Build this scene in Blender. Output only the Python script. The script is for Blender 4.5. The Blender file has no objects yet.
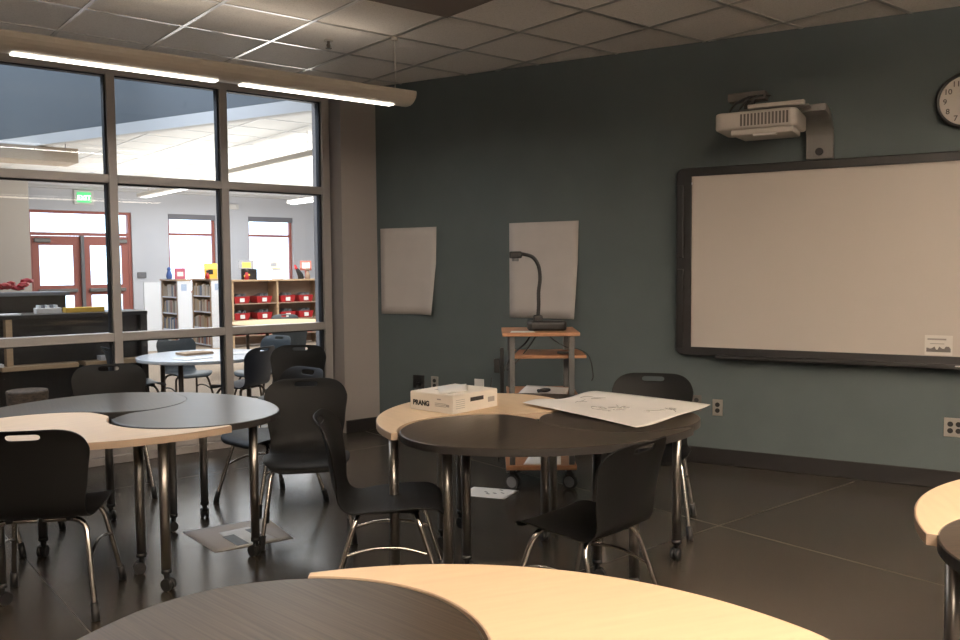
import bpy, bmesh, math, random
from mathutils import Vector, Matrix
random.seed(7)
C = bpy.context.scene.collection
PI = math.pi
def rad(d): return d*PI/180

# ------------------------------------------------------------------ camera
CAM_H = 1.4261
def cam_basis(yaw, pitch, roll):
    cy, sy, cp, sp = math.cos(yaw), math.sin(yaw), math.cos(pitch), math.sin(pitch)
    f = Vector((sy*cp, cy*cp, sp)); r = Vector((cy, -sy, 0)); u = r.cross(f)
    cr, sr = math.cos(roll), math.sin(roll)
    return cr*r+sr*u, -sr*r+cr*u, f
cr_, cu_, cf_ = cam_basis(0.68436, -0.06028, -0.00827)
cam = bpy.data.objects.new('camera', bpy.data.cameras.new('camera'))
C.objects.link(cam)
M = Matrix((cr_, cu_, -cf_)).transposed().to_4x4(); M.translation = (0, 0, CAM_H)
cam.matrix_world = M
cam.data.sensor_width = 36; cam.data.lens = 861.95/960*36
cam.data.clip_start = 0.02; cam.data.clip_end = 200
bpy.context.scene.camera = cam

# ------------------------------------------------------------------ world, light, exposure
sc = bpy.context.scene
sc.view_settings.view_transform = 'Standard'; sc.view_settings.look = 'None'
sc.view_settings.gamma = 1.0; sc.view_settings.use_curve_mapping = False
sc.view_settings.exposure = 0.0
w = bpy.data.worlds.new('sky'); sc.world = w; w.use_nodes = True
bg = w.node_tree.nodes['Background']; bg.inputs[0].default_value = (0.70, 0.83, 1.0, 1); bg.inputs[1].default_value = 6.0
def area(name, loc, rot, sx, sy, power, col, spread=180):
    l = bpy.data.lights.new(name, 'AREA'); l.shape = 'RECTANGLE'; l.size = sx; l.size_y = sy
    l.energy = power; l.color = col; l.spread = rad(spread)
    o = bpy.data.objects.new(name, l); C.objects.link(o); o.location = loc; o.rotation_euler = rot
    return o
WARM = (1.0, 0.86, 0.71)
# area lights added high in the library, with no visible source
area('upper_library_fill', (1.0, 11.5, 5.3), (0, 0, 0), 5, 7, 360, (0.72, 0.84, 1.0))
dl = area('glass_side_fill', (1.3, 8.7, 4.3), (0, 0, 0), 3.4, 1.6, 110, (0.78, 0.86, 1.0), 120)  # added to brighten the floor and tables through the glass
dl.rotation_euler = (Vector((1.6, 4.4, 0))-Vector((1.3, 8.7, 4.3))).to_track_quat('-Z', 'Y').to_euler()
# added area fill under the library's low ceiling, facing down and up
area('library_fill_down', (6.9, 13.4, 2.85), (0, 0, 0), 3.5, 7, 250, (0.92, 0.95, 1.0))
area('library_fill_up', (6.4, 12.0, 1.45), (PI, 0, 0), 4.0, 7, 400, (1.0, 0.97, 0.92))
# added fill behind the camera, set at an unseen pendant: down and up
area('rear_fill_down', (1.4, -0.55, 2.50), (0, 0, 0), 6.8, 0.3, 84, WARM)
area('rear_fill_up', (1.4, -0.55, 2.70), (PI, 0, 0), 6.8, 0.3, 780, WARM)
area('pendant_light', (1.6, 5.02, 2.50), (0, 0, 0), 3.6, 0.08, 30, (1.0, 0.93, 0.84))
area('pendant_uplight', (1.2, 5.02, 2.72), (PI, 0, 0), 4.0, 0.12, 3, (1.0, 0.86, 0.70))

# ------------------------------------------------------------------ materials
def mat(name, col, rough=0.5, metal=0.0, spec=0.5, emit=None, estr=0.0, noise=None, bump=None, coat=0.0):
    m = bpy.data.materials.new(name); m.use_nodes = True
    nt = m.node_tree; b = nt.nodes['Principled BSDF']
    b.inputs['Base Color'].default_value = (*col, 1); b.inputs['Roughness'].default_value = rough
    b.inputs['Metallic'].default_value = metal; b.inputs['Specular IOR Level'].default_value = spec
    b.inputs['Coat Weight'].default_value = coat
    if emit: b.inputs['Emission Color'].default_value = (*emit, 1); b.inputs['Emission Strength'].default_value = estr
    if noise or bump:
        tc = nt.nodes.new('ShaderNodeTexCoord'); mp = nt.nodes.new('ShaderNodeMapping')
        nt.links.new(tc.outputs['Object'], mp.inputs[0])
        n = nt.nodes.new('ShaderNodeTexNoise'); nt.links.new(mp.outputs[0], n.inputs['Vector'])
        if noise:
            amt, sc3 = noise
            mp.inputs['Scale'].default_value = sc3; n.inputs['Scale'].default_value = 1.0; n.inputs['Detail'].default_value = 5
            r = nt.nodes.new('ShaderNodeValToRGB')
            r.color_ramp.elements[0].position = 0.3; r.color_ramp.elements[1].position = 0.7
            r.color_ramp.elements[0].color = (*[c*(1-amt) for c in col], 1); r.color_ramp.elements[1].color = (*[min(1, c*(1+amt)) for c in col], 1)
            nt.links.new(n.outputs['Fac'], r.inputs[0]); nt.links.new(r.outputs[0], b.inputs['Base Color'])
        if bump:
            st, s = bump
            n2 = nt.nodes.new('ShaderNodeTexNoise'); n2.inputs['Scale'].default_value = s; n2.inputs['Detail'].default_value = 3
            nt.links.new(tc.outputs['Object'], n2.inputs['Vector'])
            bp = nt.nodes.new('ShaderNodeBump'); bp.inputs['Strength'].default_value = st; bp.inputs['Distance'].default_value = 0.004
            nt.links.new(n2.outputs['Fac'], bp.inputs['Height']); nt.links.new(bp.outputs[0], b.inputs['Normal'])
    return m
def I(c):  # srgb 0-255 -> linear
    return tuple(((x/255+0.055)/1.055)**2.4 if x > 10 else x/255/12.92 for x in c)
MT = {}
MT['teal'] = mat('teal_paint', (0.084, 0.104, 0.106), 0.85, noise=(0.05, (3, 3, 3)), bump=(0.15, 160))
MT['white_wall'] = mat('warm_grey_paint', (0.30, 0.27, 0.255), 0.8, bump=(0.12, 150))
MT['lib_wall'] = mat('library_paint', (0.66, 0.67, 0.71), 0.85, bump=(0.1, 120))
MT['beige_wall'] = mat('beige_paint', (0.52, 0.47, 0.42), 0.85)
MT['bluegrey'] = mat('blue_grey_paint', (0.185, 0.205, 0.22), 0.85)
MT['dark_base'] = mat('dark_rubber', (0.011, 0.009, 0.0085), 0.6)
MT['frame'] = mat('bronze_aluminium', (0.36, 0.335, 0.315), 0.45, 0.2)
MT['gasket'] = mat('black_gasket', (0.01, 0.01, 0.014), 0.6)
MT['grid'] = mat('ceiling_grid_metal', (0.62, 0.60, 0.58), 0.30, 0.85)
MT['shell'] = mat('black_polypropylene', (0.0075, 0.0072, 0.0070), 0.50, spec=0.16, bump=(0.12, 500))
MT['shell_grey'] = mat('grey_polypropylene', (0.055, 0.065, 0.07), 0.45)
MT['shell_navy'] = mat('navy_polypropylene', (0.015, 0.019, 0.03), 0.45)
MT['chrome'] = mat('chrome', (0.62, 0.58, 0.54), 0.16, 1.0)
MT['steel'] = mat('brushed_leg_steel', (0.27, 0.25, 0.23), 0.30, 0.9)
MT['bronze'] = mat('bronze_leg', (0.09, 0.07, 0.055), 0.4, 0.7)
MT['rubber'] = mat('black_rubber', (0.012, 0.012, 0.012), 0.5)
MT['cream'] = mat('maple_laminate', (0.70, 0.52, 0.34), 0.42, noise=(0.05, (4, 40, 4)))
MT['cream_edge'] = mat('maple_edge', (0.36, 0.26, 0.185), 0.5)
MT['dark_top'] = mat('dark_woodgrain_laminate', (0.036, 0.027, 0.020), 0.3, noise=(0.5, (3, 160, 3)), spec=0.2)
MT['dark_edge'] = mat('dark_edge_band', (0.024, 0.021, 0.019), 0.38)
MT['white'] = mat('matt_white', (0.80, 0.78, 0.75), 0.6)
MT['paper'] = mat('paper', (0.80, 0.76, 0.71), 0.85, noise=(0.03, (6, 6, 6)))
MT['ink'] = mat('faded_ink', (0.38, 0.35, 0.32), 0.9)
MT['chart'] = mat('chart_paper_grey', (0.50, 0.46, 0.43), 0.85, noise=(0.03, (6, 6, 6)))
MT['black'] = mat('satin_black', (0.016, 0.015, 0.015), 0.4)
MT['board'] = mat('board_surface', (0.62, 0.56, 0.505), 0.38)
MT['board_frame'] = mat('board_frame', (0.018, 0.017, 0.017), 0.42)
MT['proj'] = mat('projector_plastic', (0.52, 0.48, 0.44), 0.4)
MT['proj_dark'] = mat('projector_vent', (0.12, 0.105, 0.095), 0.6)
MT['arm'] = mat('arm_silver', (0.19, 0.18, 0.17), 0.45, 0.3)
MT['fixture'] = mat('fixture_white', (0.60, 0.545, 0.48), 0.5)
MT['lens'] = mat('lamp_lens', (0.9, 0.9, 0.85), 0.5, emit=(1.0, 0.93, 0.84), estr=5.0)
MT['lens_lib'] = mat('library_lamp_lens', (0.9, 0.9, 0.9), 0.5, emit=(1.0, 0.98, 0.95), estr=4.0)
MT['plate'] = mat('steel_plate', (0.42, 0.39, 0.35), 0.4, 0.4)
MT['wood'] = mat('birch_wood', (0.50, 0.34, 0.20), 0.5, noise=(0.12, (4, 4, 30)))
MT['wood_dark'] = mat('shelf_back_wood', (0.34, 0.23, 0.16), 0.6, noise=(0.1, (3, 3, 20)))
MT['cherry'] = mat('cherry_shelf', (0.36, 0.17, 0.085), 0.5, noise=(0.1, (20, 4, 4)))
MT['cart_grey'] = mat('cart_grey_metal', (0.11, 0.11, 0.11), 0.45, 0.3)
MT['red'] = mat('red_plastic', (0.42, 0.018, 0.022), 0.4)
MT['red_frame'] = mat('red_painted_metal', (0.42, 0.13, 0.10), 0.5)
MT['yellow'] = mat('yellow_card', (0.75, 0.46, 0.06), 0.6)
MT['green_lamp'] = mat('exit_green', (0.1, 0.6, 0.2), 0.5, emit=(0.13, 0.72, 0.27), estr=1.0)
MT['desk'] = mat('desk_black_laminate', (0.024, 0.019, 0.017), 0.35)
MT['carpet'] = mat('tan_carpet', (0.30, 0.235, 0.175), 0.95, bump=(0.4, 300))
MT['blind'] = mat('blind_grey', (0.22, 0.22, 0.24), 0.7)
MT['brown_paper'] = mat('kraft_paper', (0.42, 0.28, 0.17), 0.8)
MT['lens_glass'] = mat('camera_lens', (0.02, 0.02, 0.03), 0.1)
MT['grey'] = mat('mid_grey', (0.20, 0.20, 0.21), 0.6)
MT['outside_ground'] = mat('snowy_ground', (0.7, 0.7, 0.72), 0.9)
MT['blue'] = mat('blue_print', (0.06, 0.12, 0.35), 0.6)
MT['white_panel'] = mat('white_laminate', (0.80, 0.82, 0.86), 0.5)  # plain white, for end panels, shelves and cards

# glass: thin clear pane with a faint mirror
g = bpy.data.materials.new('clear_glass'); g.use_nodes = True; nt = g.node_tree
for n in list(nt.nodes): nt.nodes.remove(n)
out = nt.nodes.new('ShaderNodeOutputMaterial'); mx = nt.nodes.new('ShaderNodeMixShader')
tr = nt.nodes.new('ShaderNodeBsdfTransparent'); tr.inputs[0].default_value = (0.90, 0.92, 0.93, 1)
gl = nt.nodes.new('ShaderNodeBsdfGlossy'); gl.inputs['Roughness'].default_value = 0.0
fr = nt.nodes.new('ShaderNodeFresnel'); fr.inputs[0].default_value = 1.35
nt.links.new(fr.outputs[0], mx.inputs[0]); nt.links.new(tr.outputs[0], mx.inputs[1]); nt.links.new(gl.outputs[0], mx.inputs[2])
nt.links.new(mx.outputs[0], out.inputs[0]); MT['glass'] = g

# polished concrete floor
m = mat('polished_concrete', (0.09, 0.075, 0.062), 0.27, spec=0.38); nt = m.node_tree; b = nt.nodes['Principled BSDF']
tc = nt.nodes.new('ShaderNodeTexCoord'); n = nt.nodes.new('ShaderNodeTexNoise'); n.inputs['Scale'].default_value = 1.6; n.inputs['Detail'].default_value = 8
nt.links.new(tc.outputs['Object'], n.inputs['Vector'])
r = nt.nodes.new('ShaderNodeValToRGB'); r.color_ramp.elements[0].position = .3; r.color_ramp.elements[1].position = .72
r.color_ramp.elements[0].color = (0.042, 0.034, 0.026, 1); r.color_ramp.elements[1].color = (0.058, 0.047, 0.037, 1)
nt.links.new(n.outputs['Fac'], r.inputs[0]); nt.links.new(r.outputs[0], b.inputs['Base Color'])
n2 = nt.nodes.new('ShaderNodeTexNoise'); n2.inputs['Scale'].default_value = 5; n2.inputs['Detail'].default_value = 6
nt.links.new(tc.outputs['Object'], n2.inputs['Vector'])
mr = nt.nodes.new('ShaderNodeMapRange'); mr.inputs[3].default_value = .19; mr.inputs[4].default_value = .29
nt.links.new(n2.outputs['Fac'], mr.inputs[0]); nt.links.new(mr.outputs[0], b.inputs['Roughness'])
MT['floor'] = m
# ceiling tile with fine speckle
m = mat('ceiling_tile', (0.56, 0.50, 0.45), 0.9, bump=(0.5, 220)); nt = m.node_tree; b = nt.nodes['Principled BSDF']
tc = nt.nodes.new('ShaderNodeTexCoord'); n = nt.nodes.new('ShaderNodeTexNoise'); n.inputs['Scale'].default_value = 130; n.inputs['Detail'].default_value = 2
nt.links.new(tc.outputs['Object'], n.inputs['Vector'])
r = nt.nodes.new('ShaderNodeValToRGB'); r.color_ramp.elements[0].position = .30; r.color_ramp.elements[1].position = .5
r.color_ramp.elements[0].color = (0.74, 0.70, 0.65, 1); r.color_ramp.elements[1].color = (0.88, 0.84, 0.79, 1)
nt.links.new(n.outputs['Fac'], r.inputs[0]); nt.links.new(r.outputs[0], b.inputs['Base Color'])
MT['tile'] = m
MT['vent'] = mat('dark_ceiling_panel', (0.22, 0.18, 0.155), 0.8)
MT['lib_tile'] = mat('library_ceiling', (0.80, 0.79, 0.77), 0.9)

# ------------------------------------------------------------------ helpers
def link(name, bm, m, parent=None, loc=(0, 0, 0), rotz=0.0, smooth=False, bevel=0.0, seg=2, auto=None):
    me = bpy.data.meshes.new(name)
    bmesh.ops.recalc_face_normals(bm, faces=bm.faces)
    bm.to_mesh(me); bm.free()
    ms = m if isinstance(m, (list, tuple)) else [m]
    for x in ms: me.materials.append(MT[x] if isinstance(x, str) else x)
    if smooth: me.shade_smooth()
    o = bpy.data.objects.new(name, me); C.objects.link(o)
    o.location = loc; o.rotation_euler = (0, 0, rotz)
    if parent: o.parent = parent
    if bevel:
        md = o.modifiers.new('bevel', 'BEVEL'); md.width = bevel; md.segments = seg; md.limit_method = 'ANGLE'; md.angle_limit = rad(40)
    return o
def box(bm, x0, y0, z0, x1, y1, z1, mi=0):
    vs = [bm.verts.new(p) for p in ((x0,y0,z0),(x1,y0,z0),(x1,y1,z0),(x0,y1,z0),(x0,y0,z1),(x1,y0,z1),(x1,y1,z1),(x0,y1,z1))]
    for f in ((0,3,2,1),(4,5,6,7),(0,1,5,4),(1,2,6,5),(2,3,7,6),(3,0,4,7)):
        bm.faces.new([vs[i] for i in f]).material_index = mi
    return vs
def B(*a, mi=0, bm=None):
    bm = bm or bmesh.new(); box(bm, *a, mi=mi); return bm
def prism(bm, pts, z0, z1, mi=0):
    lo = [bm.verts.new((x, y, z0)) for x, y in pts]; hi = [bm.verts.new((x, y, z1)) for x, y in pts]
    n = len(pts)
    bm.faces.new(hi).material_index = mi; bm.faces.new(lo[::-1]).material_index = mi
    for i in range(n):
        j = (i+1) % n; bm.faces.new((lo[i], lo[j], hi[j], hi[i])).material_index = mi
def tube(bm, path, r, n=10, mi=0, cap=True):
    path = [Vector(p) for p in path]; rr = r if isinstance(r, (list, tuple)) else [r]*len(path)
    rings = []; up = None
    for i, p in enumerate(path):
        t = (path[min(i+1, len(path)-1)]-path[max(i-1, 0)]).normalized()
        if up is None:
            up = Vector((0, 0, 1)) if abs(t.z) < .9 else Vector((1, 0, 0))
        a_ = (up-t*up.dot(t)).normalized(); b_ = t.cross(a_); up = a_
        rings.append([bm.verts.new(p+(a_*math.cos(2*PI*k/n)+b_*math.sin(2*PI*k/n))*rr[i]) for k in range(n)])
    for i in range(len(rings)-1):
        for k in range(n):
            f = bm.faces.new((rings[i][k], rings[i][(k+1) % n], rings[i+1][(k+1) % n], rings[i+1][k])); f.material_index = mi; f.smooth = True
    if cap:
        bm.faces.new(rings[0][::-1]).material_index = mi; bm.faces.new(rings[-1]).material_index = mi
def cyl(bm, c, axis, r, h, n=24, mi=0, r2=None):
    c = Vector(c); ax = Vector(axis).normalized()
    tube(bm, [c-ax*h/2, c+ax*h/2], [r, r if r2 is None else r2], n, mi)
def smooth_path(pts, k=4):
    pts = [Vector(p) for p in pts]; o = []
    for i in range(len(pts)-1):
        p0, p1, p2, p3 = pts[max(i-1, 0)], pts[i], pts[i+1], pts[min(i+2, len(pts)-1)]
        for j in range(k):
            t = j/k
            o.append(0.5*((2*p1)+(-p0+p2)*t+(2*p0-5*p1+4*p2-p3)*t*t+(-p0+3*p1-3*p2+p3)*t**3))
    o.append(pts[-1]); return o
def thing(name, label, cat, loc=(0, 0, 0), rotz=0.0, group=None):
    o = bpy.data.objects.new(name, None); C.objects.link(o); o.empty_display_size = .1
    o.location = loc; o.rotation_euler = (0, 0, rotz); o['label'] = label; o['category'] = cat
    if group: o['group'] = group
    return o
def tag(o, label, cat, group=None, kind=None):
    o['label'] = label; o['category'] = cat
    if group: o['group'] = group
    if kind: o['kind'] = kind
    return o
def struct(o):
    o['kind'] = 'structure'; return o
def dup(root, loc=None, rotz=None, label=None, group=None, scale=None):
    def cp(o, par):
        c = o.copy(); C.objects.link(c); c.parent = par
        for ch in list(o.children): cp(ch, c)
        return c
    r = cp(root, None)
    if loc is not None: r.location = loc
    if rotz is not None: r.rotation_euler = (0, 0, rotz)
    if label: r['label'] = label
    if group: r['group'] = group
    if scale: r.scale = (scale,)*3
    return r
def text(name, body, size, m, parent, loc, rot, ext=0.0006, align='LEFT', bold=0.0):
    cu = bpy.data.curves.new(name, 'FONT'); cu.body = body; cu.size = size; cu.extrude = ext; cu.align_x = align; cu.offset = bold
    t = bpy.data.objects.new(name, cu); C.objects.link(t)
    dg = bpy.context.evaluated_depsgraph_get(); dg.update()
    me = bpy.data.meshes.new_from_object(t.evaluated_get(dg)); C.objects.unlink(t); bpy.data.objects.remove(t)
    me.materials.clear(); me.materials.append(MT[m])
    o = bpy.data.objects.new(name, me); C.objects.link(o); o.parent = parent; o.location = loc; o.rotation_euler = rot
    return o

# ------------------------------------------------------------------ room frame
CEIL = 3.011
K = Vector((4.131, 6.49, 0)); WD = Vector((0.356, -0.9345, 0)).normalized(); WN = Vector((-WD.y*-1, 0, 0))
WN = Vector((WD.y, -WD.x, 0))            # toward the room
if WN.dot(-K) < 0: WN = -WN
def tw(s, off, z):                        # point on the teal wall: s along it, off in front of it
    return K+WD*s+WN*off+Vector((0, 0, z))
TEAL_ROT = math.atan2(-WN.x, WN.y) + PI   # object local -y faces the room
def teal_frame(name_loc_s, off, z):       # local x runs along the wall (to the right), local -y out to the room
    p = tw(name_loc_s, off, z); return p, math.atan2(WD.y, WD.x)
S_END = 10.2
Pend = tw(S_END, 0, 0)

# floor, ceiling
bm = bmesh.new(); prism(bm, [(-4.2, -3.2), (Pend.x+.3, -3.2), (K.x+.3, K.y+.5), (K.x+.3, 7.0), (-4.2, 7.0)], -0.08, 0); struct(link('floor', bm, 'floor'))
bm = bmesh.new(); prism(bm, [(-4.2, -3.2), (Pend.x+.3, -3.2), (K.x+.2, K.y+.14), (K.x+.1, 6.98), (-4.2, 6.98)], CEIL, CEIL+0.06); struct(link('ceiling', bm, 'tile'))
# saw joints in the floor
bm = bmesh.new()
box(bm, 3.957, -3.1, 0, 3.962, 6.45, .0006); box(bm, .9, -3.1, 0, .905, 6.6, .0006)
box(bm, -4.1, 2.787, 0, 5.45, 2.792, .0006); box(bm, -4.1, 5.84, 0, 4.3, 5.845, .0006); box(bm, -4.1, -.26, 0, 6.6, -.255, .0006)
struct(link('trim_1', bm, mat('joint_filler', (0.085, 0.070, 0.056), .4)))
# ceiling grid
bm = bmesh.new(); GX0 = 0.904; GY0 = 6.227; ST = .6096
def teal_x(y): return K.x+(y-K.y)*WD.x/WD.y
for k in range(-8, 12):
    x = GX0+ST*k
    y1 = 6.6 if x < K.x else K.y+(x-K.x)*WD.y/WD.x
    if -4.1 < x and y1 > -3: box(bm, x-.012, -3.1, CEIL-.006, x+.012, min(y1, 6.5), CEIL+.002)
for k in range(0, 16):
    y = GY0-ST*k; box(bm, -4.1, y-.0115, CEIL-.0055, teal_x(y), y+.0115, CEIL+.002)
struct(link('trim_2', bm, 'grid'))

# teal wall (local x along the wall)
ang = math.atan2(WD.y, WD.x)
def tealobj(name, bm, m, s=0, off=0, z=0, parent=None, **k):
    o = link(name, bm, m, parent, tw(s, off, z), ang, **k); return o
struct(tealobj('wall_right', B(0, 0, 0, S_END+.1, .12, CEIL+.3), 'teal'))
struct(tealobj('baseboard_right', B(0.0, -.012, 0, S_END, 0, .115), 'dark_base', bevel=.003))
# rear and left walls (behind the camera)
struct(link('wall_rear', B(-4.2, -3.3, 0, Pend.x+.3, -3.15, CEIL+.3), 'white_wall'))
struct(link('wall_left', B(-4.3, -3.2, 0, -4.15, 7.0, CEIL+.3), 'white_wall'))
# front wall: pier at the right of the glazing, strip over it
GY = 6.65
bm = bmesh.new(); prism(bm, [(3.785, 6.5), (K.x, 6.49), (K.x+.12, 6.6), (K.x+.1, 7.0), (3.785, 7.0)], 0, CEIL+.3); struct(link('wall_front', bm, 'white_wall'))
struct(link('trim_3', B(-4.15, 6.5, 2.91, 3.785, 7.0, CEIL+.3), 'white_wall'))
struct(link('trim_4', B(-4.15, 6.5, 0, -1.4, 7.0, 2.91), 'white_wall'))
struct(link('baseboard_front', B(3.79, 6.488, 0, 4.13, 6.5, .11), 'dark_base', bevel=.003))
struct(link('trim_5', B(-1.4, 6.60, 0, 3.785, 6.84, .055), 'white_wall', bevel=.004))
# glazing
win = bpy.data.objects.new('window_1', None); C.objects.link(win); win['kind'] = 'structure'
MX = [3.725, 2.815, 1.958, 1.10, .235, -.63, -1.38]
fw, fd = .072, .12
for x in MX:
    wdt = .070 if x > 3.7 else .060
    link('mullion', B(x-wdt/2, GY, .055, x+wdt/2, GY+fd, 2.905), 'frame', win, bevel=.003)
    bm = bmesh.new()
    box(bm, x-wdt/2-.014, GY+.03, .1, x-wdt/2, GY+.09, 2.86); box(bm, x+wdt/2, GY+.03, .1, x+wdt/2+.004, GY+.09, 2.86)
    link('gasket', bm, 'gasket', win)
for z, h in ((.085, .06), (.935, .062), (2.103, .062), (2.885, .05)):
    for i in range(len(MX)-1):
        link('transom', B(MX[i+1]+.029, GY+.002, z-h/2, MX[i]-.029, GY+fd-.002, z+h/2), 'frame', win, bevel=.003)
        link('gasket', B(MX[i+1]+.036, GY+.03, z-h/2-.010, MX[i]-.036, GY+.09, z-h/2), 'gasket', win)
for i in range(len(MX)-1):
    for z0, z1 in ((.115, .901), (.973, 2.067), (2.139, 2.86)):
        link('glass_pane', B(MX[i+1]+.03, GY+.055, z0-.004, MX[i]-.03, GY+.061, z1+.004), 'glass', win)

# ------------------------------------------------------------------ library shell
bm = bmesh.new(); prism(bm, [(-5, 7.0), (12, 7.0), (12, 18.3), (-5, 18.3)], -.08, -.0); struct(link('floor_library', bm, 'carpet'))
# low ceiling right of the bulkhead line, bulkhead rising above
p0 = tw(-.2, 0, 0); p1 = tw(-12.4, 0, 0)
bm = bmesh.new(); prism(bm, [(K.x+.1, 7.0), (12, 7.0), (12, 18.3), (p1.x+.05, 18.3), (tw(-.6, 0, 0).x, tw(-.6, 0, 0).y)], CEIL, CEIL+.08); struct(link('ceiling_library', bm, 'lib_tile'))
struct(tealobj('wall_bulkhead', B(-12.6, 0, CEIL-.01, -.5, .12, 5.6), 'bluegrey'))
struct(tealobj('trim_6', B(-12.6, .0, CEIL-.13, -.5, .10, CEIL-.012), 'lib_tile'))  # white strip added to give the bright lit band below the bulkhead
bm = bmesh.new()
for k in range(0, 18):
    y = 7.3+ST*k; box(bm, max(teal_x(y), 0)+.15, y-.012, CEIL-.006, 11.9, y+.012, CEIL)
for k in range(0, 17):
    x = 2.2+ST*k; y0 = max(7.05, K.y+(x-K.x)*WD.y/WD.x+.3); box(bm, x-.012, y0, CEIL-.006, x+.012, 18.2, CEIL)
struct(link('trim_7', bm, mat('library_grid', (0.85, 0.85, 0.85), .5)))
struct(link('ceiling_upper', B(-5, 7.0, 5.5, 5, 18.3, 5.6), 'lib_tile'))
struct(link('wall_library_left', B(-5.2, 6.9, 0, -5, 18.3, 5.6), 'beige_wall'))
struct(link('wall_library_right', B(12, 6.9, 0, 12.2, 18.3, CEIL+.2), 'lib_wall'))
struct(link('wall_library_near', B(4.25, 6.9, 0, 12, 7.0, CEIL+.2), 'lib_wall'))
struct(link('wall_library_upper', B(-5, 6.9, 3.32, 5, 7.0, 5.6), 'lib_wall'))
struct(link('wall_column', B(1.2, 16.3, 0, 3.40, 16.6, 5.5), 'beige_wall'))
# far wall with openings: doors 3.7-5.6 (0-2.63), windows 6.36-7.38, 8.1-9.2, 9.9-10.9 (.95-2.6)
YF = 18.0
bm = bmesh.new()
def seg(x0, x1, z0, z1): box(bm, x0, YF, z0, x1, YF+.25, z1)
seg(-5, 3.72, 0, 5.6); seg(3.72, 5.62, 2.60, 5.6); seg(5.62, 6.36, 0, 5.6)
for a_, b_ in ((6.36, 7.38), (8.12, 9.20), (9.92, 10.9)): seg(a_, b_, 0, .95); seg(a_, b_, 2.60, 5.6)
seg(7.38, 8.12, 0, 5.6); seg(9.20, 9.92, 0, 5.6); seg(10.9, 12.2, 0, 5.6)
struct(link('wall_library_far', bm, 'lib_wall'))
struct(link('ground_outside', B(-12, 18.3, -.12, 26, 60, -.05), 'outside_ground'))
for i, (a_, b_) in enumerate(((6.36, 7.38), (8.12, 9.20), (9.92, 10.9))):
    e = bpy.data.objects.new('window_%d' % (i+2), None); C.objects.link(e); e['kind'] = 'structure'
    bm = bmesh.new()
    for x in (a_, b_-.05): box(bm, x, YF+.08, .95, x+.05, YF+.16, 2.60)
    for z in (.95, 2.16, 2.55): box(bm, a_+.05, YF+.08, z, b_-.05, YF+.16, z+.05)
    link('window_frame', bm, 'red_frame', e)
    link('glass_pane', B(a_+.04, YF+.11, .98, b_-.04, YF+.116, 2.57), 'glass', e)
    link('blind', B(a_+.01, YF+.0, 2.49, b_-.01, YF+.07, 2.60), 'blind', e)
# double door
e = bpy.data.objects.new('door_1', None); C.objects.link(e); e['kind'] = 'structure'
bm = bmesh.new(); box(bm, 3.72, YF+.05, 0, 3.78, YF+.18, 2.60); box(bm, 5.56, YF+.05, 0, 5.62, YF+.18, 2.60); box(bm, 3.78, YF+.05, 2.12, 5.56, YF+.18, 2.18); box(bm, 3.78, YF+.05, 2.55, 5.56, YF+.18, 2.60)
link('door_frame', bm, 'red_frame', e)
link('transom_glass', B(3.76, YF+.11, 2.17, 5.58, YF+.116, 2.56), 'glass', e)
link('centre_post', B(4.645, YF-.02, 0, 4.705, YF+.10, 2.12), 'grey', e)
for x0, x1, hs in ((3.79, 4.645, 1), (4.705, 5.555, -1)):
    st = .125
    bm = bmesh.new(); box(bm, x0, YF+.06, .02, x0+st, YF+.11, 2.11); box(bm, x1-st, YF+.06, .02, x1, YF+.11, 2.11)
    for z0, z1 in ((.02, .28), (.96, 1.16), (1.93, 2.11)): box(bm, x0+st, YF+.06, z0, x1-st, YF+.11, z1)
    d = link('door_leaf', bm, 'red_frame', e)
    bm = bmesh.new(); box(bm, x0+st, YF+.08, 1.16, x1-st, YF+.086, 1.93); box(bm, x0+st, YF+.08, .28, x1-st, YF+.086, .96); link('door_glass', bm, 'glass', d)
    link('push_bar', B(x0+.08, YF-.03, 1.02, x1-.08, YF+.05, 1.09), 'arm', d, bevel=.01)
    link('door_closer', B((x0+.03 if hs > 0 else x1-.32), YF-.01, 1.98, (x0+.32 if hs > 0 else x1-.03), YF+.05, 2.06), 'arm', d, bevel=.01)

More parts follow.
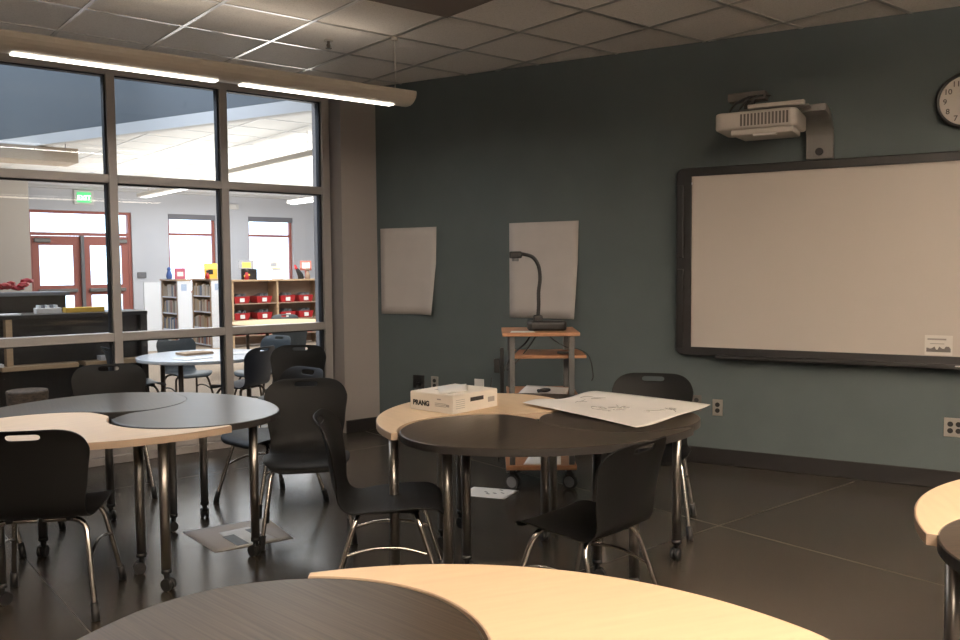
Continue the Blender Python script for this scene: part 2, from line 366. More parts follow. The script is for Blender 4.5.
# ------------------------------------------------------------------ chairs
def chair_shell_bm():
    prof = [(.240, .383), (.234, .405), (.212, .420), (.155, .428), (.07, .425), (-.02, .418), (-.10, .414), (-.155, .417), (-.198, .436), (-.224, .476), (-.238, .54), (-.247, .60), (-.256, .67), (-.270, .73), (-.287, .775), (-.302, .808)]
    P = smooth_path([(0, y, z) for y, z in prof], 6)
    L = [0]
    for i in range(1, len(P)): L.append(L[-1]+(P[i]-P[i-1]).length)
    tot = L[-1]
    def at(s):
        s = max(0, min(tot, s)); i = 0
        while i < len(L)-2 and L[i+1] < s: i += 1
        t = (s-L[i])/(L[i+1]-L[i]); return P[i].lerp(P[i+1], t)
    def hw(t):  # half width along the shell, t = s / tot
        ks = [(0, .205), (.12, .222), (.3, .230), (.42, .222), (.52, .200), (.60, .197), (.75, .215), (.88, .230), (1, .226)]
        for (a0, w0), (a1, w1) in zip(ks, ks[1:]):
            if t <= a1:
                q = (t-a0)/(a1-a0); q = q*q*(3-2*q); return w0+(w1-w0)*q
        return ks[-1][1]
    us = [-1, -.955, -.87, -.74, -.55, -.40, -.28, -.14, 0, .14, .28, .40, .55, .74, .87, .955, 1]
    ss = [0, .018, .05, .10, .16, .22, .28, .34, .40, .45, .49, .53, .58, .63, .68, .73, .78]
    top = [tot-.115, tot-.075, tot-.047, tot-.020, tot-.007, tot]
    ss = [s for s in ss if s < top[0]-.03]+top
    rc0, rc1 = .09, .10
    bm = bmesh.new(); rows = []
    for j, s in enumerate(ss):
        row = []
        for u in us:
            t0 = hw(s/tot)
            def cut(rc):
                d = abs(u)*.222-(.222-rc)
                return rc*(1-math.sqrt(max(0, 1-(d/rc)**2))) if d > 0 else 0
            lo, hi = cut(rc0), tot-cut(rc1)
            k0 = max(0, 1-s/.30); k1 = max(0, 1-(tot-s)/.30)
            se = s + (lo)*k0**1.2 - (tot-hi)*k1**1.2
            w_ = hw(se/tot); p = at(se).copy()
            x = u*w_; a_ = abs(u)
            t = se/tot
            if t < .45: p.z += .014*a_**2.5*(1 if t > .1 else t/.1)
            bk = max(0, min(1, (t-.48)/.2)); p.y += bk*.040*a_**2
            if t > .93: p.y -= .010*((t-.93)/.07)**2
            p.x = x; row.append(bm.verts.new(p))
        rows.append(row)
    ih = len(ss)-4   # hole row between tot-.047 and tot-.020
    for j in range(len(ss)-1):
        for i in range(len(us)-1):
            if j == ih and us[i] >= -.285 and us[i+1] <= .285: continue
            bm.faces.new((rows[j][i], rows[j][i+1], rows[j+1][i+1], rows[j+1][i]))
    return bm
def make_chair(name, shell_mat, leg_mat, label, group):
    t = thing(name, label, 'chair', group=group)
    s = link('seat_shell', chair_shell_bm(), shell_mat, t, smooth=True)
    md = s.modifiers.new('thick', 'SOLIDIFY'); md.thickness = .008; md.offset = -1
    md = s.modifiers.new('sub', 'SUBSURF'); md.levels = 2; md.render_levels = 2
    for sy in (1, -1):
        for sx in (-1, 1):
            bm = bmesh.new()
            tube(bm, smooth_path([(sx*.01, sy*.115, .397), (sx*.11, sy*.118, .397), (sx*.157, sy*.124, .389), (sx*.180, sy*.135, .362), (sx*.191, sy*.152, .315), (sx*.214, sy*.20, .16), (sx*.232, sy*.238, .03)], 4), .0115, 10)
            lg = link('leg', bm, leg_mat, t)
            bm = bmesh.new(); tube(bm, [(sx*.2265, sy*.2265, .072), (sx*.231, sy*.236, .035), (sx*.234, sy*.241, .0)], [.0155, .0165, .0175], 12); link('foot_cap', bm, 'rubber', lg)
    for sx in (-1, 1):
        bm = bmesh.new(); tube(bm, smooth_path([(sx*.203, -.178, .235), (sx*.198, -.08, .262), (sx*.196, 0, .268), (sx*.198, .08, .262), (sx*.203, .178, .235)], 4), .0075, 8)
        link('brace', bm, leg_mat if leg_mat == 'chrome' else 'rubber', t)
    for x in (-.12, .12):
        bm = bmesh.new(); box(bm, x-.018, -.13, .396, x+.018, .13, .412)
        for y in (-.115, .115): cyl(bm, (x, y, .403), (0, 0, 1), .020, .026, 10)
        link('seat_bracket', bm, 'rubber', t)
    return t
CH_L = 'chairs around the left round table'
def place(ch, x, y, deg, **k):   # deg = world direction the sitter faces
    rz = rad(deg-90); return dup(ch, (x, y, 0), rz, **k)
chair = make_chair('school_chair', 'shell', 'chrome', 'black shell chair seen from behind at the far left, in front of the cream table', 'black shell chairs')
chair.location = (.865, 3.99, 0); chair.rotation_euler = (0, 0, rad(61-90))
G = 'black shell chairs'
place(chair, 1.62, 5.72, -105, label='black shell chair behind the left round table with only its back showing', group=G)
place(chair, 2.175, 4.15, -118, label='black shell chair facing the camera right of the left round table, beside the table leg', group=G)
place(chair, 2.30, 4.86, -172, label='black shell chair turned sideways to the left round table, behind the front-facing one', group=G)
place(chair, 3.12, 6.19, -132, label='black shell chair standing closest to the glass wall, near its right end', group=G)
place(chair, .84, 5.06, -36, label='black shell chair mostly cut off by the left photo edge, feet under the table', group=G)
place(chair, 2.035, 3.135, -36, label='black shell chair in side view facing right toward the middle round table', group=G)
place(chair, 2.478, 2.378, 97, label='black shell chair seen from behind in front of the middle round table', group=G, scale=.96)
place(chair, 3.69, 3.06, -145, label='black shell chair behind the middle round table, facing the camera beside the large paper', group=G)

# ------------------------------------------------------------------ tables (comma shaped, three to a ring)
RT = .762; TZ = .724
HD, HR, AE, AR = .40, .392, .149, .883      # head distance, head radius, outer arc centre distance, outer arc radius
def comma(inset=0.0):
    pts = []
    def pol(a_, d): return Vector((d*math.cos(rad(a_)), d*math.sin(rad(a_))))
    h1, h2, c = pol(0, HD), pol(120, HD), pol(-120, AE)
    t1 = math.degrees(math.atan2((h1-c).y, (h1-c).x)); t2 = math.degrees(math.atan2((h2-c).y, (h2-c).x))
    R = AR-inset; end = t2-15.4
    for i in range(41): pts.append(c+pol(t1+(end-t1)*i/40, R))
    tip = c+pol(end, R); v = tip-h2; a0 = math.degrees(math.atan2(v.y, v.x)); rc = .401+inset
    a1 = 120-166
    for i in range(31): pts.append(h2+pol(a0+(a1-a0)*i/30, rc))
    A = pts[-1]; b0 = -158; Bq = h1+pol(b0, HR-inset)
    cpt = A+(pts[-1]-pts[-2]).normalized()*.06
    for i in range(1, 8):
        t = i/8; pts.append((1-t)**2*A+2*t*(1-t)*cpt+t*t*Bq)
    for i in range(40): pts.append(h1+pol(b0+(t1-b0)*i/40, HR-inset))
    return [(p.x, p.y) for p in pts]
def leg_at(root, wx, wy):        # root at (cx,cy), rotation th -> local coords
    v = Vector((wx-root.location.x, wy-root.location.y, 0)); v.rotate(Matrix.Rotation(-root.rotation_euler.z, 3, 'Z'))
    x, y = v.x, v.y
    bm = bmesh.new(); cyl(bm, (x, y, (.085+TZ-.03)/2), (0, 0, 1), .0215, TZ-.03-.085, 20)
    cyl(bm, (x, y, TZ-.034), (0, 0, 1), .05, .008, 20)
    lg = link('leg', bm, 'steel', root)
    d = random.uniform(0, PI); ax = Vector((math.cos(d), math.sin(d), 0)); fw_ = Vector((-ax.y, ax.x, 0))
    bm = bmesh.new()
    cc = Vector((x, y, .028))+fw_*.010
    for s in (-1, 1): cyl(bm, cc+ax*s*.013, ax, .028, .016, 18)
    cyl(bm, cc+Vector((0, 0, .006)), ax, .024, .010, 14)
    cyl(bm, (x, y, .072), (0, 0, 1), .013, .040, 12); cyl(bm, (x, y, .088), (0, 0, 1), .023, .02, 16)
    link('caster', bm, 'rubber', lg)
def comma_table(cx, cy, th, kind, label, legs, z=TZ):
    t = thing('comma_table', label, 'table', (cx, cy, 0), rad(th), 'comma-shaped tables pushed into rings')
    top, edge = ('cream', 'cream_edge') if kind == 'cream' else ('dark_top', 'dark_edge')
    bm = bmesh.new(); prism(bm, comma(inset=.003), z-.030, z); link('tabletop', bm, top, t, bevel=.0025)
    bm = bmesh.new(); o_ = comma(); i_ = comma(inset=.0025); n = len(o_)
    V = [[bm.verts.new((x, y, zz)) for x, y in q] for q, zz in ((o_, z-.031), (o_, z-.002), (i_, z-.0005), (i_, z-.031))]
    for a_ in range(4):
        for k in range(n):
            j = (k+1) % n; f = bm.faces.new((V[a_][k], V[a_][j], V[(a_+1) % 4][j], V[(a_+1) % 4][k])); f.smooth = False
    link('edge_band', bm, edge, t)
    for x, y in legs: leg_at(t, x, y)
    return t
def pl(c, a_, d): return (c[0]+d*math.cos(rad(a_)), c[1]+d*math.sin(rad(a_)))
L_ = (1.275, 4.40); Cc = (2.745, 3.02); Fc = (.74, 1.038); Rc = (2.81, .41)
comma_table(1.272, 4.395, -39.4, 'dark', 'dark comma-shaped table reflecting the window, right piece of the left ring', [(1.797, 3.987), (1.858, 4.80), (1.281, 4.113)])
comma_table(1.285, 4.405, 80, 'dark', 'dark comma-shaped table in the left ring, the piece nearest the glass wall', [(1.632, 4.67), (1.43, 5.11), (.983, 4.685)])
comma_table(1.27, 4.40, 198.3, 'cream', 'cream comma-shaped table in the left ring behind the black chair', [(.66, 4.45), (.69, 4.10), (1.295, 3.817)])
comma_table(2.758, 2.985, 199, 'dark', 'dark comma-shaped table at the front of the middle ring', [(2.21, 2.94), (2.43, 3.09), (2.844, 2.656), (2.80, 2.40)])
comma_table(2.743, 2.99, 319, 'dark', 'dark comma-shaped table at the right of the middle ring, mostly under the large paper', [(3.345, 2.60), (3.052, 3.219), (3.18, 3.29)])
comma_table(2.763, 3.005, 80, 'cream', 'cream comma-shaped table in the middle ring with the cardboard box on it', [(2.87, 3.70), (2.10, 3.19), pl(Cc, 108, .50)])
comma_table(.728, 1.036, 98, 'dark', 'dark wood-grain comma-shaped table at the bottom edge, closest to the camera', [pl(Fc, 108, .60), pl(Fc, 150, .58), pl(Fc, 190, .55), pl(Fc, 80, .35)])
comma_table(.75, 1.04, -18.8, 'cream', 'brightly lit cream comma-shaped table at the bottom centre of the photo', [pl(Fc, -10, .6), pl(Fc, 30, .60), pl(Fc, 52, .60), pl(Fc, -30, .25)])
comma_table(2.83, .44, 39.4, 'cream', 'cream comma-shaped table cut off by the right photo edge', [pl(Rc, 128, .68), pl(Rc, 40, .6), pl(Rc, 80, .6), pl(Rc, 10, .3)])
comma_table(2.79, .38, 148, 'dark', 'dark comma-shaped table in the lower right corner tucked into the cream one', [pl(Rc, 163, .66), pl(Rc, 200, .55), pl(Rc, 240, .55), pl(Rc, 130, .3)])

# ------------------------------------------------------------------ pendant lights in the classroom
def pendant(name, label, x0, x1, y, z, lenses, wires, loc_group=None):
    t = thing(name, label, 'ceiling light', (x0, y, z), 0, loc_group)
    L = x1-x0; prof = []
    W, Hh = .108, .080
    for i in range(0, 13):
        a_ = PI+i*PI/12; prof.append((W*math.cos(a_), Hh*math.sin(a_)*1.0))
    prof = [(px, max(pz, -.078)) for px, pz in prof]
    prof += [(W-.004, .012), (W-.02, .012), (-W+.02, .012), (-W+.004, .012)]
    bm = bmesh.new(); a0 = [bm.verts.new((0, py, pz)) for py, pz in prof]; a1 = [bm.verts.new((L, py, pz)) for py, pz in prof]
    n = len(prof)
    for i in range(n): bm.faces.new((a0[i], a0[(i+1) % n], a1[(i+1) % n], a1[i]))
    bm.faces.new(a0); bm.faces.new(a1[::-1])
    link('housing', bm, 'fixture', t, bevel=.002)
    for s0, s1 in lenses: link('diffuser', B(s0-x0, -.030, -.0865, s1-x0, .030, -.079), 'lens', t, bevel=.003)
    for wx in wires:
        bm = bmesh.new(); tube(bm, [(wx-x0, 0, .01), (wx-x0, 0, CEIL-z)], .0022, 6); cyl(bm, (wx-x0, 0, CEIL-z-.012), (0, 0, 1), .022, .024, 14)
        link('suspension_wire', bm, 'fixture', t)
pendant('pendant_light_fixture', 'long white linear pendant lamp hanging along the glass wall', -3.0, 3.465, 5.02, 2.63, ((-2.6, -1.4), (-1.25, -.15), (-.09, .88), (.99, 2.085), (2.235, 3.33)), (-2.4, .4, 3.36))
pendant('pendant_light_fixture', 'long white linear pendant lamp added out of view behind the camera', -2.2, 5.0, -.55, 2.62, ((-2.0, -.9), (-.8, .5), (.6, 1.9), (2.0, 3.3), (3.4, 4.7)), (-2.0, 1.2, 4.6))  # unseen fixture, added to house the rear fill lights
# ceiling things
t = thing('sprinkler', 'small metal sprinkler head hanging under the ceiling tiles', 'sprinkler', (3.04, 5.36, CEIL))
bm = bmesh.new(); cyl(bm, (0, 0, -.006), (0, 0, 1), .032, .008, 20); link('escutcheon', bm, 'fixture', t)
bm = bmesh.new(); cyl(bm, (0, 0, -.03), (0, 0, 1), .010, .05, 12); cyl(bm, (0, 0, -.058), (0, 0, 1), .022, .003, 16); tube(bm, [(-.012, 0, -.03), (-.014, 0, -.045), (0, 0, -.056), (.014, 0, -.045), (.012, 0, -.03)], .003, 6); link('sprinkler_head', bm, 'proj_dark', t)
gx, gy = GX0+ST*4, GY0-ST*3
t = thing('ceiling_panel', 'dark recessed ceiling panel at the top edge, among pale tiles', 'ceiling panel', (gx-ST, gy, CEIL))
link('panel_face', B(-.60*0+.015, -ST*2+.015, -.012, ST-.015, -.015, -.004), 'vent', t)
bm = bmesh.new()
box(bm, 0, -ST*2, -.014, .018, 0, -.002); box(bm, ST-.018, -ST*2, -.014, ST, 0, -.002); box(bm, .018, -.018, -.014, ST-.018, 0, -.002); box(bm, .018, -ST*2, -.014, ST-.018, -ST*2+.018, -.002)
link('panel_frame', bm, 'vent', t)

# ------------------------------------------------------------------ things on the teal wall
def tthing(name, label, cat, s, off, z, group=None): return thing(name, label, cat, tw(s, off, z), ang, group)
# interactive whiteboard  (local x along wall, -y to room)
t = tthing('interactive_whiteboard', 'large interactive whiteboard with a thick black frame on the teal wall', 'whiteboard', 2.712, 0, .787)
Wb, Hb = 2.16, 1.335
link('writing_surface', B(.112, -.058, .062, Wb-.095, -.030, Hb-.060), 'board', t)
bm = bmesh.new()
def rrect(x0, z0, x1, z1, r, n=7):
    o = []
    for cx, cz, a0 in ((x1-r, z1-r, 0), (x0+r, z1-r, 90), (x0+r, z0+r, 180), (x1-r, z0+r, 270)):
        for i in range(n+1):
            a_ = rad(a0+90*i/n); o.append((cx+r*math.cos(a_), cz+r*math.sin(a_)))
    return o
oo = rrect(0, 0, Wb, Hb, .055); om = rrect(.008, .008, Wb-.008, Hb-.008, .05); ii = rrect(.110, .062, Wb-.095, Hb-.060, .004)
loops = [[bm.verts.new((x, y, z)) for x, z in q] for q, y in ((oo, -.004), (oo, -.062), (om, -.072), (ii, -.070), (ii, -.004))]
for a_ in range(5):
    for k in range(len(oo)):
        j = (k+1) % len(oo); bm.faces.new((loops[a_][k], loops[a_][j], loops[(a_+1) % 5][j], loops[(a_+1) % 5][k]))
link('board_frame', bm, 'board_frame', t)
link('speaker_bar', B(.012, -.085, .05, .060, -.07, .62), 'black', t, bevel=.006)
link('speaker_bar', B(.012, -.085, .70, .060, -.07, Hb-.12), 'black', t, bevel=.006)
link('pen_tray', B(.3, -.115, -.012, Wb-.3, -.06, .014), 'board_frame', t, bevel=.006)
link('badge', B(1.78, -.118, .004, 1.98, -.115, .012), 'white', t)
o = tealobj('status_sticker', B(0, -.0015, 0, .014, 0, .016), mat('white_dot', (.85, .88, .95), .4), 2.815, .0585, 2.005); tag(o, 'tiny white square sticker in the upper left corner of the whiteboard', 'sticker')
t = tthing('picture_sticker', 'small printed sticker with a dark skyline picture at the lower right of the whiteboard', 'sticker', 4.32, .0585, .855)
link('sticker_paper', B(0, -.0015, 0, .155, 0, .125), 'paper', t)
bm = bmesh.new(); xs = 0
pts = [(0.01, .02)]
random.seed(3)
for i in range(16): pts.append((.01+i*.009, .035+random.choice((0, .006, .012, .02)) if i > 1 else .045))
pts.append((.145, .02))
lo = [bm.verts.new((x, -.0025, z)) for x, z in pts]; bm.faces.new(lo); link('skyline_picture', bm, 'proj_dark', t)
bm = bmesh.new(); box(bm, .015, -.0025, .095, .12, -.0016, .105); box(bm, .03, -.0025, .07, .11, -.0016, .074); link('printed_lines', bm, 'ink', t)
# posters
def poster(s0, s1, z0, z1, label, flare):
    bm = bmesh.new(); nx, nz = 10, 10; vs = []
    for j in range(nz+1):
        row = []
        for i in range(nx+1):
            u, v = i/nx, j/nz
            off = .004+flare*max(0, u-.6)**2*max(0, .6-v)*2+.003*math.sin(3*u)*(1-v)
            row.append(bm.verts.new((u*(s1-s0)-(.02*(1-v)*u), -off, v*(z1-z0))))
        vs.append(row)
    for j in range(nz):
        for i in range(nx): bm.faces.new((vs[j][i], vs[j][i+1], vs[j+1][i+1], vs[j+1][i]))
    o = tealobj('chart_paper', bm, 'chart', s0, 0, z0, smooth=True)
    md = o.modifiers.new('thick', 'SOLIDIFY'); md.thickness = .0012; md.offset = 0
    tag(o, label, 'paper sheet', 'blank chart papers on the teal wall')
poster(.04, .625, 1.03, 1.777, 'blank white chart paper taped to the teal wall beside the corner', .35)
poster(1.322, 1.928, 1.024, 1.784, 'blank white chart paper taped to the teal wall behind the document camera', .25)
# outlets
def outlet(s, z, w_, h_, cols, m, label, group='wall outlets on the teal wall', plug=False):
    t = tthing('wall_outlet', label, 'outlet', s, 0, z, group)
    link('cover_plate', B(-w_/2, -.008, -h_/2, w_/2, 0, h_/2), m, t, bevel=.002)
    for c in range(cols):
        cx = (c-(cols-1)/2)*.046
        for dz in (-.021, .021):
            bm = bmesh.new(); cyl(bm, (cx, -.009, dz), (0, 1, 0), .0165, .005, 18); link('socket', bm, 'black', t)
    return t
outlet(.425, .447, .115, .115, 2, 'black', 'black double wall outlet with a plug and cord, nearest the corner')
outlet(.590, .445, .072, .115, 1, 'plate', 'narrow steel wall outlet next to the black outlet, left of the cart')
outlet(2.83, .435, .115, .115, 2, 'proj_dark', 'dark double wall outlet partly behind the right chair')
outlet(3.005, .412, .072, .118, 1, 'plate', 'single steel wall outlet right of the middle ring, by the paper corner')
outlet(4.495, .395, .118, .120, 2, 'plate', 'steel four-socket wall outlet at the right photo edge under the whiteboard')
bm = bmesh.new(); tube(bm, smooth_path([(.44, -.01, -.02), (.44, -.05, -.03), (.445, -.05, -.12), (.46, -.03, -.3), (.5, -.02, -.42)], 4), .004, 8); box(bm, .425, -.04, -.035, .455, -.013, -.005)
o = tealobj('hanging_cord', bm, 'black', 0, 0, .447); tag(o, 'black power cord hanging from the black outlet near the corner', 'cord')
o = tealobj('blank_wall_plate', B(-.045, -.007, -.05, .045, 0, .05), 'white', 1.03, 0, .455, bevel=.002); tag(o, 'plain white blank wall plate just behind the cardboard box', 'wall plate')
# clock
t = tthing('wall_clock', 'round white wall clock with a black rim at the upper right edge', 'clock', 4.520, 0, 2.432)
RC = .172
bm = bmesh.new(); n = 56
prof = [(RC-.022, -.012), (RC-.018, -.046), (RC-.006, -.050), (RC, -.044), (RC, 0)]
rings = [[bm.verts.new((rr*math.cos(2*PI*k/n), yy, rr*math.sin(2*PI*k/n))) for k in range(n)] for rr, yy in prof]
for a_, b_ in zip(rings, rings[1:]):
    for k in range(n): bm.faces.new((a_[k], a_[(k+1) % n], b_[(k+1) % n], b_[k])).smooth = True
link('rim', bm, 'black', t)
bm = bmesh.new(); cyl(bm, (0, -.011, 0), (0, 1, 0), RC-.015, .016, 56); face = link('clock_face', bm, mat('clock_white', (.62, .57, .52), .5), t)
for h in range(1, 13):
    a_ = rad(90-30*h); rr = RC*.70
    text('numeral', str(h), .046, 'proj_dark', face, (rr*math.cos(a_), -.0200, rr*math.sin(a_)-.016), (PI/2, 0, 0), align='CENTER', bold=.0008)
bm = bmesh.new()
def hand(bm, a_, L_h, w_, y):
    d = Vector((math.cos(rad(a_)), 0, math.sin(rad(a_)))); n_ = Vector((-d.z, 0, d.x))
    vs = [bm.verts.new(p+Vector((0, y, 0))) for p in (-d*.02-n_*w_, d*L_h-n_*w_*.5, d*L_h+n_*w_*.5, -d*.02+n_*w_)]
    f = bm.faces.new(vs); r_ = bmesh.ops.extrude_face_region(bm, geom=[f]); bmesh.ops.translate(bm, verts=[v for v in r_['geom'] if isinstance(v, bmesh.types.BMVert)], vec=(0, -.0015, 0))
hand(bm, 20, .085, .0045, -.022); link('hour_hand', bm, 'black', t)
bm = bmesh.new(); hand(bm, -60, .125, .003, -.025); link('minute_hand', bm, 'black', t)
# projector on its arm
t = tthing('projector', 'silver short-throw projector hanging from a wall arm above the whiteboard', 'projector', 3.11, .56, 2.29)
LW, DD = .505, .36
bm = bmesh.new()
pts = [(.0, .015), (.0, .105), (LW, .108), (LW, .02)]
prism(bm, [(0, .03), (.03, 0), (.44, 0), (LW-.03, .0), (LW, .035), (LW, DD), (.03, DD), (0, DD-.03)], .0, .112)
link('body', bm, 'proj', t, bevel=.018, seg=4)
bm = bmesh.new(); prism(bm, [(.10, .02), (LW-.02, .02), (LW-.03, DD-.04), (.12, DD-.04)], -.035, .002); link('underside', bm, 'proj', t, bevel=.01)
for i in range(14):
    link('vent_slot', B(.165+i*.0215, -.003, .018, .177+i*.0215, .004, .092), 'proj_dark', t)
link('latch', B(.24, .02, -.045, .38, .06, -.033), 'white', t, bevel=.003)
t = tthing('wall_bracket', 'curved grey wall bracket and cable box carrying the projector', 'bracket', 3.675, 0, 2.13)
bm = bmesh.new()
pth = smooth_path([(0, -.03, 0), (0, -.035, .12), (0, -.06, .19), (0, -.13, .245), (0, -.25, .275), (0, -.40, .28)], 4)
prev = None
for i, p in enumerate(pth):
    d = (pth[min(i+1, len(pth)-1)]-pth[max(i-1, 0)]).normalized(); nn = Vector((0, -d.z, d.y))
    hw_ = .085
    ring = [bm.verts.new(p+Vector((sx*hw_, 0, 0))+nn*so*.022) for sx, so in ((-1, -1), (1, -1), (1, 1), (-1, 1))]
    if prev:
        for k in range(4): bm.faces.new((prev[k], prev[(k+1) % 4], ring[(k+1) % 4], ring[k])).smooth = False
    else: bm.faces.new(ring[::-1])
    prev = ring
bm.faces.new(prev); link('arm', bm, 'arm', t, bevel=.006)
bm = bmesh.new(); cyl(bm, (.0, -.062, .045), (0, 1, 0), .025, .02, 20); link('cable_hole', bm, 'black', t)
link('mounting_plate', B(-.42, -.50, .276, .0, -.28, .292), 'arm', t, bevel=.004)
link('mounting_plate', B(-.36, -.54, .286, -.02, -.50, .312), 'proj', t, bevel=.004)
link('cable_box', B(-.52, -.40, .365, -.28, -.30, .42), 'proj_dark', t, bevel=.008)
link('box_post', B(-.42, -.37, .29, -.36, -.32, .38), 'black', t)
for k in range(3):
    bm = bmesh.new(); x = -.36+.03*k
    tube(bm, smooth_path([(x+.04, -.34, .39), (x-.02, -.43, .38), (x-.10+.02*k, -.47, .33-.01*k), (x-.13+.03*k, -.46, .27), (x-.09, -.40, .265)], 5), .007, 8); link('cable', bm, 'black', t)

# ------------------------------------------------------------------ document camera cart
fwd = Vector((cf_.x, cf_.y, 0)).normalized()
CA = math.atan2(-.33, .37)
cart = thing('av_cart', 'grey metal rolling cart with wood shelves by the teal wall', 'cart', (3.565, 4.10, 0), rad(-40))
def cb(name, a_, m, **k): return link(name, B(*a_), m, cart, **k)
WC, DC = .46, .50
cb('shelf', (-.03, -.01, .992, WC+.0, DC, 1.016), 'cherry', bevel=.003)
cb('shelf', (.02, .08, .842, WC+.05, DC+.0, .862), 'cherry', bevel=.003)
cb('shelf', (.0, .02, .585, WC, DC, .607), 'cherry', bevel=.003)
cb('shelf', (-.01, .0, .135, WC-.02, DC, .165), 'cherry', bevel=.003)
for x, y in ((.03, .02), (WC-.05, .02), (.03, DC-.05), (WC-.05, DC-.05)):
    cb('post', (x-.018, y, .165, x+.018, y+.03, .992), 'cart_grey', bevel=.004)
for x, y in ((.03, .05), (WC-.06, .05), (.05, DC-.04), (WC-.03, DC-.04)):
    bm = bmesh.new(); cyl(bm, (x, y, .05), (.5, .8, 0), .05, .024, 24); box(bm, x-.02, y-.015, .095, x+.02, y+.03, .135); cst = link('caster', bm, 'rubber', cart)
    bm = bmesh.new(); cyl(bm, (x, y, .05), (.5, .8, 0), .036, .030, 24); link('wheel_hub', bm, 'grey', cst)
bm = bmesh.new(); box(bm, -.012, .0, .12, .012, DC, .135); box(bm, WC-.05, 0, .12, WC-.03, DC, .135); link('base_rail', bm, 'cart_grey', cart)
cartM = Matrix.Translation(cart.location) @ Matrix.Rotation(cart.rotation_euler.z, 4, 'Z')
def onc(x, y, z): return cartM @ Vector((x, y, z))
CR = cart.rotation_euler.z
o = link('power_strip', B(-.045, .10, .42, -.02, .14, .91), 'black', None, onc(0, 0, 0), CR, bevel=.005); tag(o, 'black power strip fixed upright beside the left side of the cart', 'power strip')
o = link('power_adapter', B(-.085, .09, .75, -.047, .14, .84), 'black', None, onc(0, 0, 0), CR, bevel=.006); tag(o, 'black power adapter plugged into the upright power strip', 'adapter')
def cord(name, pts, rr, label, m='black'):
    bm = bmesh.new(); tube(bm, smooth_path(pts, 5), rr, 8); o = link(name, bm, m, None, onc(0, 0, 0), CR); tag(o, label, 'cord')
cord('hanging_cord', [(-.10, .12, .72), (-.11, .12, .6), (-.12, .13, .45), (-.09, .14, .35), (-.1, .16, .2)], .004, 'thin black cord hanging from the adapter left of the cart')
cord('hanging_cord', [(-.04, .12, .42), (-.07, .12, .5), (-.085, .13, .42), (-.07, .14, .3), (-.06, .16, .16)], .006, 'thick black cord curving down from the power strip')
cord('cable', [(.16, .2, .99), (.12, .2, .93), (.04, .18, .86), (.0, .14, .80), (-.03, .12, .74)], .006, 'black cable slanting from under the cart top to the left')
cord('cable', [(.2, .2, .99), (.14, .2, .9), (.06, .16, .81), (.0, .13, .76)], .004, 'second slanting black cable under the cart top')
cord('cable', [(.27, .25, .99), (.31, .22, .95), (.40, .2, .90), (.47, .2, .89), (.54, .2, .84), (.565, .2, .72), (.555, .2, .68)], .004, 'thin black cable looping out to the right side of the cart')
# document camera on the cart
t = thing('document_camera', 'black gooseneck document camera standing on the cart', 'document camera', onc(.165, .17, 1.0165), CR)
bm = bmesh.new(); prism(bm, [(-.03, -.03), (.0, -.05), (.20, -.045), (.225, -.02), (.225, .08), (.19, .105), (.0, .105), (-.03, .07)], 0, .062); link('base', bm, 'black', t, bevel=.02, seg=4)
bm = bmesh.new(); box(bm, .01, -.01, .05, .07, .05, .10); link('neck_socket', bm, 'black', t, bevel=.012, seg=3)
bm = bmesh.new(); pth = smooth_path([(.04, .02, .08), (.045, .02, .16), (.045, .02, .25), (.055, .02, .34), (.045, .02, .42), (.01, .02, .475), (-.045, .02, .495), (-.08, .02, .497)], 10)
tube(bm, pth, [.0115+.0012*(k % 2) for k in range(len(pth))], 12); link('gooseneck', bm, 'black', t)
bm = bmesh.new(); box(bm, -.145, -.005, .470, -.062, .045, .515); link('camera_head', bm, 'black', t, bevel=.01, seg=3)
bm = bmesh.new(); cyl(bm, (-.105, .02, .462), (0, 0, 1), .022, .02, 20); link('lens', bm, 'grey', t)
# papers on the cart
def sheet(name, pts, z, m, label, cat='paper', group=None, th=.0012, curl=None, par=None, nx=10, ny=10):
    bm = bmesh.new(); a_, b_, c_, d_ = [Vector(p) for p in pts]; vs = []
    for j in range(ny+1):
        row = []
        for i in range(nx+1):
            u, v = i/nx, j/ny; p = (a_*(1-u)+b_*u)*(1-v)+(d_*(1-u)+c_*u)*v
            zz = z+(curl(u, v) if curl else 0); row.append(bm.verts.new((p.x, p.y, zz)))
        vs.append(row)
    for j in range(ny):
        for i in range(nx): bm.faces.new((vs[j][i], vs[j][i+1], vs[j+1][i+1], vs[j+1][i]))
    o = link(name, bm, m, par, smooth=True)
    md = o.modifiers.new('thick', 'SOLIDIFY'); md.thickness = th; md.offset = 1
    if label: tag(o, label, cat, group)
    return o
def cpts(*q): return [onc(x, y, 0).xy.to_tuple() for x, y in q]
sheet('paper_sheet', cpts((.06, .06), (.38, .04), (.42, .36), (.14, .42)), .6075, 'paper', 'loose papers on the middle-height shelf of the cart', th=.006, curl=lambda u, v: .012*v*(1-u))
sheet('paper_sheet', cpts((.10, .03), (.34, .03), (.36, .28), (.16, .34)), .1655, 'paper', 'white paper on the lowest shelf of the cart', th=.003)
sheet('paper_sheet', cpts((.02, .01), (.18, .02), (.17, .13), (.03, .14)), 1.0165, 'paper', 'small white paper under the document camera on the cart top', th=.001)
bm = bmesh.new(); tube(bm, smooth_path([(.20, .10, .628), (.23, .08, .642), (.27, .09, .64), (.26, .12, .63), (.22, .12, .628), (.20, .09, .635)], 4), .010, 8); o = link('coiled_cord', bm, 'black', None, onc(0, 0, 0), CR); tag(o, 'small black coiled cord lying on the cart papers', 'cord')
o = link('remote', B(.33, .16, .863, .43, .20, .878), 'black', None, onc(0, 0, 0), CR, bevel=.004); tag(o, 'small black remote on the upper inner shelf of the cart', 'remote')

